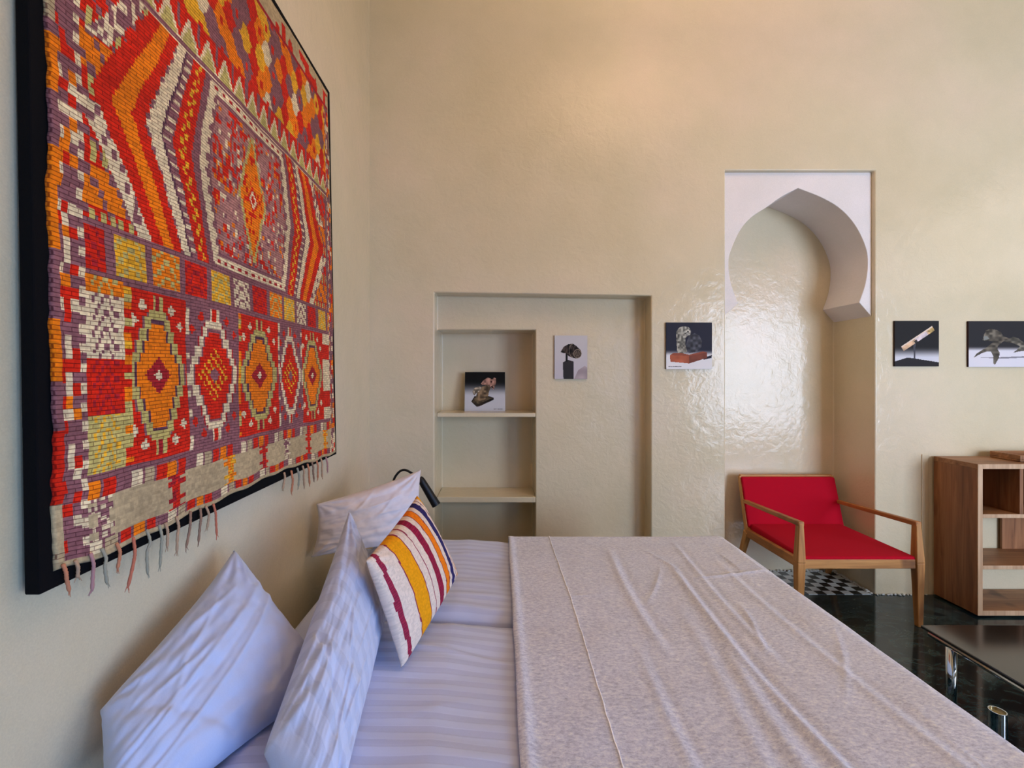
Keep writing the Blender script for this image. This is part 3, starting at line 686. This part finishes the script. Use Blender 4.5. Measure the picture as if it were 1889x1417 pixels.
# blanket draped over the foot half
XE, YE0, YE1, ZT = 1.075, 0.76, 2.215, 0.6175
def roundover(d, r):
    """distance past the edge -> (out, down)"""
    if d <= 0: return 0, 0
    L = r*math.pi/2
    if d < L: return r*math.sin(d/r), r*(1-math.cos(d/r))
    return r, r+(d-L)
def bl(a, b):
    dx = a-XE; ox, dzx = roundover(dx, .045)
    dy = b-YE1; oy, dzy = roundover(dy, .045)
    dn = YE0-b; on, dzn = roundover(dn, .045)
    x = min(a, XE)+ox; y = max(min(b, YE1), YE0)+oy-on
    z = ZT-min(.5, math.hypot(dzx, dzy+dzn))
    top = 1 if dx < 0 and dy < 0 and dn < 0 else .35
    h = 0.004*nz(x, y, 1, 2.3)+0.0022*nz(x, y, 2, 8)
    for (c, am, k, ph, w_, y0, y1) in ((.50,.0075,.03,0,.016,1.25,2.1),(.705,.011,.025,1,.013,.6,1.95),(.66,.009,.05,2.2,.022,.6,1.4),(.80,.006,.03,.6,.012,1.2,2.2),(.42,.005,.03,1.7,.014,.6,1.35),(.93,.005,.02,.3,.014,.6,2.0),(.56,.005,.05,3,.02,.7,1.6)):
        d = x-(c+k*math.sin(y*3.1+ph)); f = max(0, min(1, (y-y0)/.15))*max(0, min(1, (y1-y)/.2)); h += am*.62*crease(d, w_)*f-am*.3*crease(d-w_*1.9, w_)*f
    for (cx_, cy_, ang, L, am) in ((.80,1.42,1.3,.16,.008),(.93,1.80,.2,.2,.009),(.36,1.98,2.6,.12,.006),(.60,1.72,1.1,.2,.006),(.30,1.62,.15,.10,.004),(.70,1.95,1.9,.15,.007),(.95,1.25,1.0,.2,.005)):
        c_, s_ = math.cos(ang), math.sin(ang); u_ = (x-cx_)*c_+(y-cy_)*s_; v_ = -(x-cx_)*s_+(y-cy_)*c_
        h += am*.55*crease(v_-.06*u_*u_/L, .008)*max(0, 1-(u_/L)**2)
    h += 0.006*crease(x-0.062, .014)                # rolled hem
    zc_ = z+h*top
    if dx > 0: x += 0.012*nz(y*3, z*1, 4)*min(1, dx/.1)+h*.6
    elif dx > -.1: zc_ += 0.006*nz(y*5, 1, 7)
    return (x, y, zc_)
blk = empty('blanket', (0.6, 1.48, 0.6)); tag(blk, 'pale grey brushed wool blanket spread over the foot of the bed', 'blanket')
A0, A1, B0, B1 = 0.055, XE+.42, YE0-.34, YE1+.36
o = grid_mesh('cover', 260, 330, lambda u, v: bl(A0+u*(A1-A0)+0.004*nz(1, v*9, 2)*(1-u)-(0.012*(1-v))*(1-u), B0+v*(B1-B0)), M['blanket'], blk, thickness=0.009)
bm = bmesh.new()
pts = []
for i in range(260):
    y = YE0+.0+(YE1+.03-YE0)*i/259; a = .254+0.0022*nz(0, y*28, 3)+0.003*math.sin(y*5)
    q_ = Vector(bl(a, y)); q_.z += 0.0012; pts.append(q_)
tube(bm, pts, [0.0014+.0009*(i % 3 == 0) for i in range(260)], 6); obj('stitching', bm, M['thread'], blk, smooth=True)['label'] = 'white stitched seam line'

# ------------------------------------------------------------ pillows
def pillow(name, Acn, Bcn, Ccn, Dcn, T, mat_, seed, floor=0.632, front=1.0, back=0.8, k=.07, pw=.42, amp=.006, n=84, extra=None, cols=None, wallx=LW+.004):
    """A near bottom, B far bottom, C far top, D near top; front normal = AB x AD"""
    Acn, Bcn, Ccn, Dcn = map(Vector, (Acn, Bcn, Ccn, Dcn))
    Nn = (Bcn-Acn).cross(Dcn-Acn).normalized()
    vs_ = []; uvs = []; fs = []; idx = {}
    for side in (1, -1):
        for j in range(n+1):
            for i in range(n+1):
                border = i in (0, n) or j in (0, n)
                if side == -1 and border: idx[(side,i,j)] = idx[(1,i,j)]; continue
                u0 = i/n*2-1; v0 = j/n*2-1
                u = u0*(1-k*(1-v0*v0)); v = v0*(1-k*(1-u0*u0))
                a, b = (u+1)/2, (v+1)/2
                p = Acn*(1-a)*(1-b)+Bcn*a*(1-b)+Ccn*a*b+Dcn*(1-a)*b
                prof = max(0, (1-u0**2)*(1-v0**2))**pw
                h = T*(front if side == 1 else back)*prof
                rad = min(1, prof*2.2)
                wv = amp*(nz(u*1.7, v*7, seed)*.8+nz(u*7+v*2, v*3, seed+2)*.6+.5*nz(u*14, v*14, seed+4)*.5)
                for q_ in range(7):
                    cu_, cv_, an_ = math.sin(seed*3.1+q_*2.3)*.55, math.cos(seed*1.7+q_*1.9)*.6, math.sin(seed+q_*4.7)*.6+.5
                    c_, s_ = math.cos(an_), math.sin(an_); a1 = (u-cu_)*c_+(v-cv_)*s_; b1 = -(u-cu_)*s_+(v-cv_)*c_-.25*a1*a1
                    wv += amp*.75*crease(b1, .035)*max(0, 1-(a1/.42)**2)
                # corner gathers
                for cu, cv in ((-1,-1),(1,-1),(1,1),(-1,1)):
                    du, dv = u0-cu, v0-cv; r_ = math.hypot(du, dv)
                    if r_ < 1.1: wv += amp*.8*math.sin(math.atan2(dv, du)*14+seed)*max(0, 1-r_/1.1)*min(1, r_*4)
                if extra and side == 1: wv += extra(u0, v0)
                p = p+Nn*side*(h+wv*rad)
                if border: p += Nn*0.004*nz(u0*9, v0*9, seed)
                p.z = max(p.z, floor+0.0006*(1-prof)); p.x = max(p.x, wallx)
                idx[(side,i,j)] = len(vs_); vs_.append(p); uvs.append((a, b))
        for j in range(n):
            for i in range(n):
                q = [idx[(side,i,j)], idx[(side,i+1,j)], idx[(side,i+1,j+1)], idx[(side,i,j+1)]]
                fs.append(q if side == 1 else q[::-1])
    me = bpy.data.meshes.new(name); me.from_pydata([tuple(p) for p in vs_], [], fs); me.update()
    ul = me.uv_layers.new(name='UVMap')
    for lp, l in zip(me.loops, ul.data): l.uv = uvs[lp.vertex_index]
    for p in me.polygons: p.use_smooth = True
    if cols:
        cen = np.array([[sum(uvs[v_][c_] for v_ in p.vertices)/len(p.vertices) for c_ in (0,1)] for p in me.polygons])
        colour_faces(me, cols(cen[:,0], cen[:,1]))
    return link_mesh(name, me, mat_)
def fold(u, v, a, b, c, w_=.05):      # a step across the line a*u+b*v=c
    d = a*u+b*v-c; return 1/(1+math.exp(-d/w_*3))
# leaning on the wall, nearest the camera
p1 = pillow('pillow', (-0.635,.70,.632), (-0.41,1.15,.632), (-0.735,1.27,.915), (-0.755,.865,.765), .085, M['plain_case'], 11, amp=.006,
            extra=lambda u, v: .010*fold(u, v, -1, -.6, .62, .06)+.006*crease(v-.15-.3*u, .05)+.006*crease(v+.25-.5*u, .04)-.004*crease(v+.05-.4*u, .05))
tag(p1, 'plain white pillow slumped against the left wall, nearest the camera', 'pillow', 'white pillows at the head of the bed')
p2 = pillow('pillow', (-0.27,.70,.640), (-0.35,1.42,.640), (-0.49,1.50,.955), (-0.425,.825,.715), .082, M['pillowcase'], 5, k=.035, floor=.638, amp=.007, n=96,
            extra=lambda u, v: .012*fold(u, v, -1, .25, .62, .035)+.004*crease(u+.4+.1*v, .05))
tag(p2, 'white satin-striped pillow standing on edge with open flap, behind the striped cushion', 'pillow', 'white pillows at the head of the bed')
p3 = pillow('pillow', (-0.79,1.93,.632), (-0.34,2.10,.632), (-0.365,2.17,.955), (-0.785,1.975,.845), .082, M['far_case'], 23, amp=.008)
tag(p3, 'plain white pillow upright in front of the black lamp, farthest from the camera', 'pillow', 'white pillows at the head of the bed')
def cush(a, b):
    c = np.empty((len(a),3)); base = lin3((226,208,192)); c[:] = base
    def s(lo, hi, col): c[(a >= lo) & (a < hi)] = lin3(col)
    def edge(lo, hi, col, bord):
        s(lo, hi, bord); s(lo+.010, hi-.010, col)
    s(.055,.090,(138,36,62))
    edge(.205,.360,(236,158,14),(140,40,70)); s(.43,.442,(150,60,80))
    s(.51,.585,(134,26,56)); edge(.645,.735,(240,126,16),(150,60,60)); s(.79,.865,(44,38,96)); s(.90,.91,(120,50,70)); s(.945,1.01,(232,160,20))
    dash = (np.mod(np.floor(b*90),2) == 0)
    m = ((a >= .055) & (a < .090)) | ((a >= .51) & (a < .585)); c[m & dash] *= 1.35
    return c*(0.9+.2*hsh(np.floor(a*80), np.floor(b*80)))[:,None]
cs = pillow('cushion', (-0.250,1.185,.64), (-0.138,1.56,.72), (-0.283,1.60,.980), (-0.345,1.19,.918), .062, M['stripes'], 3, k=.05, amp=.002, n=110, cols=cush, floor=.634, back=.5)
tag(cs, 'small cream cushion with yellow, maroon, orange and blue stripes, propped on the bed', 'cushion')

# ------------------------------------------------------------ reading lamp
lamp = empty('reading_lamp', (LW+.01, 2.40, 0.66)); tag(lamp, 'black gooseneck reading lamp on the wall, mostly hidden behind the far pillow', 'lamp')
bm = bmesh.new(); tube(bm, [(LW,2.40,.66),(LW+.022,2.40,.66)], .045, 24); obj('wall_plate', bm, M['black_metal'], lamp, bevel=.003)
g = [Vector((LW+.02,2.40,.66)), Vector((-.70,2.40,.655)), Vector((-.59,2.40,.70)), P(724,903,2.40), P(727,884,2.40), P(736,871,2.40), P(746,867,2.40), P(758,872,2.40), P(769,881,2.40), P(779,893,2.40)]
bm = bmesh.new(); tube(bm, spline(g, 8), .0062, 12); obj('gooseneck', bm, M['black_metal'], lamp, smooth=True)
a = P(776,884,2.40); b = P(805,932,2.40)
bm = bmesh.new(); t_ = (b-a).normalized()
tube(bm, [a-t_*.01, a, a+t_*.012, b, b-t_*.004, a+t_*.02], [.012,.017,.019,.0235,.0205,.014], 24); obj('lamp_shade', bm, M['black_metal'], lamp, smooth=False)

# ------------------------------------------------------------ armchair
chair = empty('armchair', (2.02, 2.88, 0)); tag(chair, 'low wooden armchair with a red seat and back, standing in front of the arched niche', 'armchair')
FY, RYc = 2.55, 3.13
XL, XR = 1.690, 2.352
for x, sx in ((XL, -1), (XR, 1)):
    bm = bmesh.new(); bar(bm, (x+sx*.006,FY,0), (x,FY,.36), .028, .028, .046, .046); bar(bm, (x,FY,.36), (x-sx*.004,FY+.004,.578), .046, .046, .026, .034); obj('front_leg', bm, M['chair_wood_v'], chair, bevel=.004)
    # rear leg, splayed backwards, rising into the back post
    xb = x+sx*(-.012)
    bm = bmesh.new(); bar(bm, (xb+sx*.005,RYc+.105,0), (xb,RYc-.03,.34), .028, .026, .036, .046); obj('rear_leg', bm, M['chair_wood_v'], chair, bevel=.004)
    bm = bmesh.new(); bar(bm, (xb,RYc-.035,.33), (xb,RYc+.068,.70), .026, .040, .022, .026); obj('back_post', bm, M['chair_wood_v'], chair, bevel=.003)
    bm = bmesh.new(); bar(bm, (x-sx*.004,FY-.012,.575), (xb-sx*.002,RYc+.022,.538), .032, .026, .026, .024, up=(0,0,1)); obj('armrest', bm, M['chair_wood_y'], chair, bevel=.004)
    bm = bmesh.new(); bar(bm, (x,FY+.02,.352), (xb,RYc-.03,.335), .026, .052, up=(0,0,1)); obj('side_rail', bm, M['chair_wood_y'], chair, bevel=.003)
bm = bmesh.new(); bar(bm, (XL+.02,FY,.352), (XR-.02,FY,.352), .026, .052, up=(0,0,1)); obj('front_rail', bm, M['chair_wood_x'], chair, bevel=.003)
bm = bmesh.new(); bar(bm, (XL+.0,RYc-.03,.335), (XR-.0,RYc-.03,.335), .026, .05, up=(0,0,1)); obj('rear_rail', bm, M['chair_wood_x'], chair, bevel=.003)
bm = bmesh.new(); bar(bm, (XL+.01,RYc+.068,.703), (XR-.01,RYc+.068,.703), .024, .014, up=(0,0,1)); obj('top_rail', bm, M['chair_wood_x'], chair, bevel=.003)
def pad(name, pts, bulge, n=24):
    """pts: 8 corners like hexa; top face bulges a little"""
    bm = bmesh.new(); hexa(bm, pts)
    o = obj(name, bm, M['red'], chair, bevel=.012, seg=4)
    for p in o.data.polygons: p.use_smooth = True
    o.modifiers.new('wn', 'WEIGHTED_NORMAL'); return o
pad('seat', [(XL+.012,FY-.012,.366),(XR-.012,FY-.012,.366),(XR-.022,RYc-.02,.350),(XL+.022,RYc-.02,.350),
             (XL+.014,FY-.010,.392),(XR-.014,FY-.010,.392),(XR-.024,RYc+.0,.400),(XL+.024,RYc+.0,.400)], .01)
pad('backrest', [(XL+.004,RYc-.055,.375),(XR-.004,RYc-.055,.375),(XR-.014,RYc+.0,.365),(XL+.014,RYc+.0,.365),
                 (XL+.006,RYc+.035,.697),(XR-.006,RYc+.035,.697),(XR-.010,RYc+.078,.697),(XL+.010,RYc+.078,.697)], .01)

# ------------------------------------------------------------ shelf cabinet
cab = empty('shelf_cabinet', (3.4, 2.77, 0)); tag(cab, 'low open walnut shelf cabinet against the far wall at the right edge', 'cabinet')
CX0, CX1, CY0, CY1, CZ = 2.782, 4.05, 2.637, 2.905, 0.890
def cb(name, x0,x1,y0,y1,z0,z1, m_, lab=None, par=None):
    bm = bmesh.new(); box(bm, x0,x1,y0,y1,z0,z1); o = obj(name, bm, m_, par or cab, bevel=.0015)
    if lab: o['label'] = lab
    return o
T_ = .028
sp_ = cb('side_panel', CX0, CX0+T_, CY0+.004, CY1, .012, CZ-T_, M['cab_v']); cb('side_panel', CX1-T_, CX1, CY0+.004, CY1, .012, CZ-T_, M['cab_v'])
cb('front_edge', CX0, CX0+T_, CY0, CY0+.004, .012, CZ-.001, M['cab_edge'], 'pale edge strip', sp_)
sp_ = cb('top', CX0, CX1, CY0+.004, CY1, CZ-T_, CZ, M['cab_x']); cb('front_edge', CX0+T_, CX1, CY0, CY0+.004, CZ-T_, CZ, M['cab_edge'], 'pale edge strip', sp_)
sp_ = cb('bottom', CX0+T_, CX1-T_, CY0+.004, CY1, .012, .04, M['cab_x']); cb('front_edge', CX0+T_, CX1-T_, CY0, CY0+.004, .012, .04, M['cab_edge'], 'pale edge strip', sp_)
z_a, z_b = .302, .588
sp_ = cb('shelf', CX0+T_, CX1-T_, CY0+.004, CY1, z_a-.022, z_a, M['cab_x']); cb('front_edge', CX0+T_, CX1-T_, CY0, CY0+.004, z_a-.022, z_a, M['cab_edge'], 'pale edge strip', sp_)
sp_ = cb('shelf', CX0+T_, CX1-T_, CY0+.004, CY1, z_b-.022+.012, z_b+.012, M['cab_x']); cb('front_edge', CX0+T_, CX1-T_, CY0, CY0+.004, z_b-.010, z_b+.012, M['cab_edge'], 'pale edge strip', sp_)
for x in (3.024, 3.28, 3.53, 3.78): cb('divider', x, x+.022, CY0, CY1-.012, z_b+.012, CZ-T_, M['cab_v'])
cb('back_panel', CX0+T_, CX1-T_, CY1-.012, CY1, z_b+.012, CZ-T_, M['cab_v']); cb('back_panel', 3.205, CX1-T_, CY1-.012, CY1, z_a, z_b-.010, M['cab_v'])
for x in (CX0+.05, CX1-.09):
    for y in (CY0+.05, CY1-.06): cb('foot', x, x+.04, y, y+.04, 0, .012, M['black_metal'])
# tray on top
bm = bmesh.new(); x0,x1,y0,y1 = 3.10,3.55,2.70,2.87
box(bm, x0,x1,y0,y1,CZ+.001,CZ+.012)
for q in ((x0,x0+.012,y0,y1),(x1-.012,x1,y0,y1),(x0+.012,x1-.012,y0,y0+.012),(x0+.012,x1-.012,y1-.012,y1)): box(bm, *q, CZ+.012, CZ+.04)
tag(obj('tray', bm, M['cab_x'], bevel=.003), 'low wooden tray on top of the walnut cabinet at the right edge', 'tray')

# ------------------------------------------------------------ coffee table
TH = .35; TX = 1.785; TY = 1.922
tab = empty('coffee_table', (2.4, 1.5, 0)); tag(tab, 'low coffee table with a glossy black top and chrome legs, right of the bed', 'table')
bm = bmesh.new(); box(bm, TX, 3.2, 1.02, TY, TH-.012, TH); obj('tabletop', bm, M['black_glass'], tab, bevel=.003)
IN = .022
fr = [(TX+IN,1.02+IN),(3.2-IN,1.02+IN),(3.2-IN,TY-IN),(TX+IN,TY-IN)]
for i in range(4):
    a, b = fr[i], fr[(i+1)%4]; bm = bmesh.new(); tube(bm, [(a[0],a[1],TH-.026),(b[0],b[1],TH-.026)], .013, 16); obj('frame_rail', bm, M['chrome'], tab, smooth=True)
for x, y in ((TX+.030,TY-.10),(3.13,TY-.10),(TX+.030,1.12),(3.13,1.12)):
    bm = bmesh.new(); tube(bm, [(x,y,0),(x,y,TH-.014)], .017, 24); obj('leg', bm, M['chrome'], tab, smooth=True)
# open chrome tube on the floor
cx_, cy_, ht, r = 1.66, 1.512, .290, .023
root = empty('metal_cylinder', (cx_, cy_, 0)); tag(root, 'open-topped chrome cylinder standing on the black floor between bed and coffee table', 'cylinder')
bm = bmesh.new(); n = 40; prof = [(r,0),(r,ht),(r-.003,ht),(r-.003,ht-.02)]
rg = [[bm.verts.new((cx_+math.cos(k*2*math.pi/n)*q[0], cy_+math.sin(k*2*math.pi/n)*q[0], q[1])) for k in range(n)] for q in prof]
for a, b in zip(rg, rg[1:]):
    for k in range(n): bm.faces.new((a[k], a[(k+1)%n], b[(k+1)%n], b[k]))
bm.faces.new(rg[0]); bm.faces.new(rg[-1]); obj('body', bm, M['chrome'], root, bevel=.0008)
bm = bmesh.new(); tube(bm, [(cx_,cy_,ht-.0195),(cx_,cy_,ht-.006)], r-.0032, 40); obj('insert', bm, M['brass'], root)['label'] = 'dull brass-coloured inside'
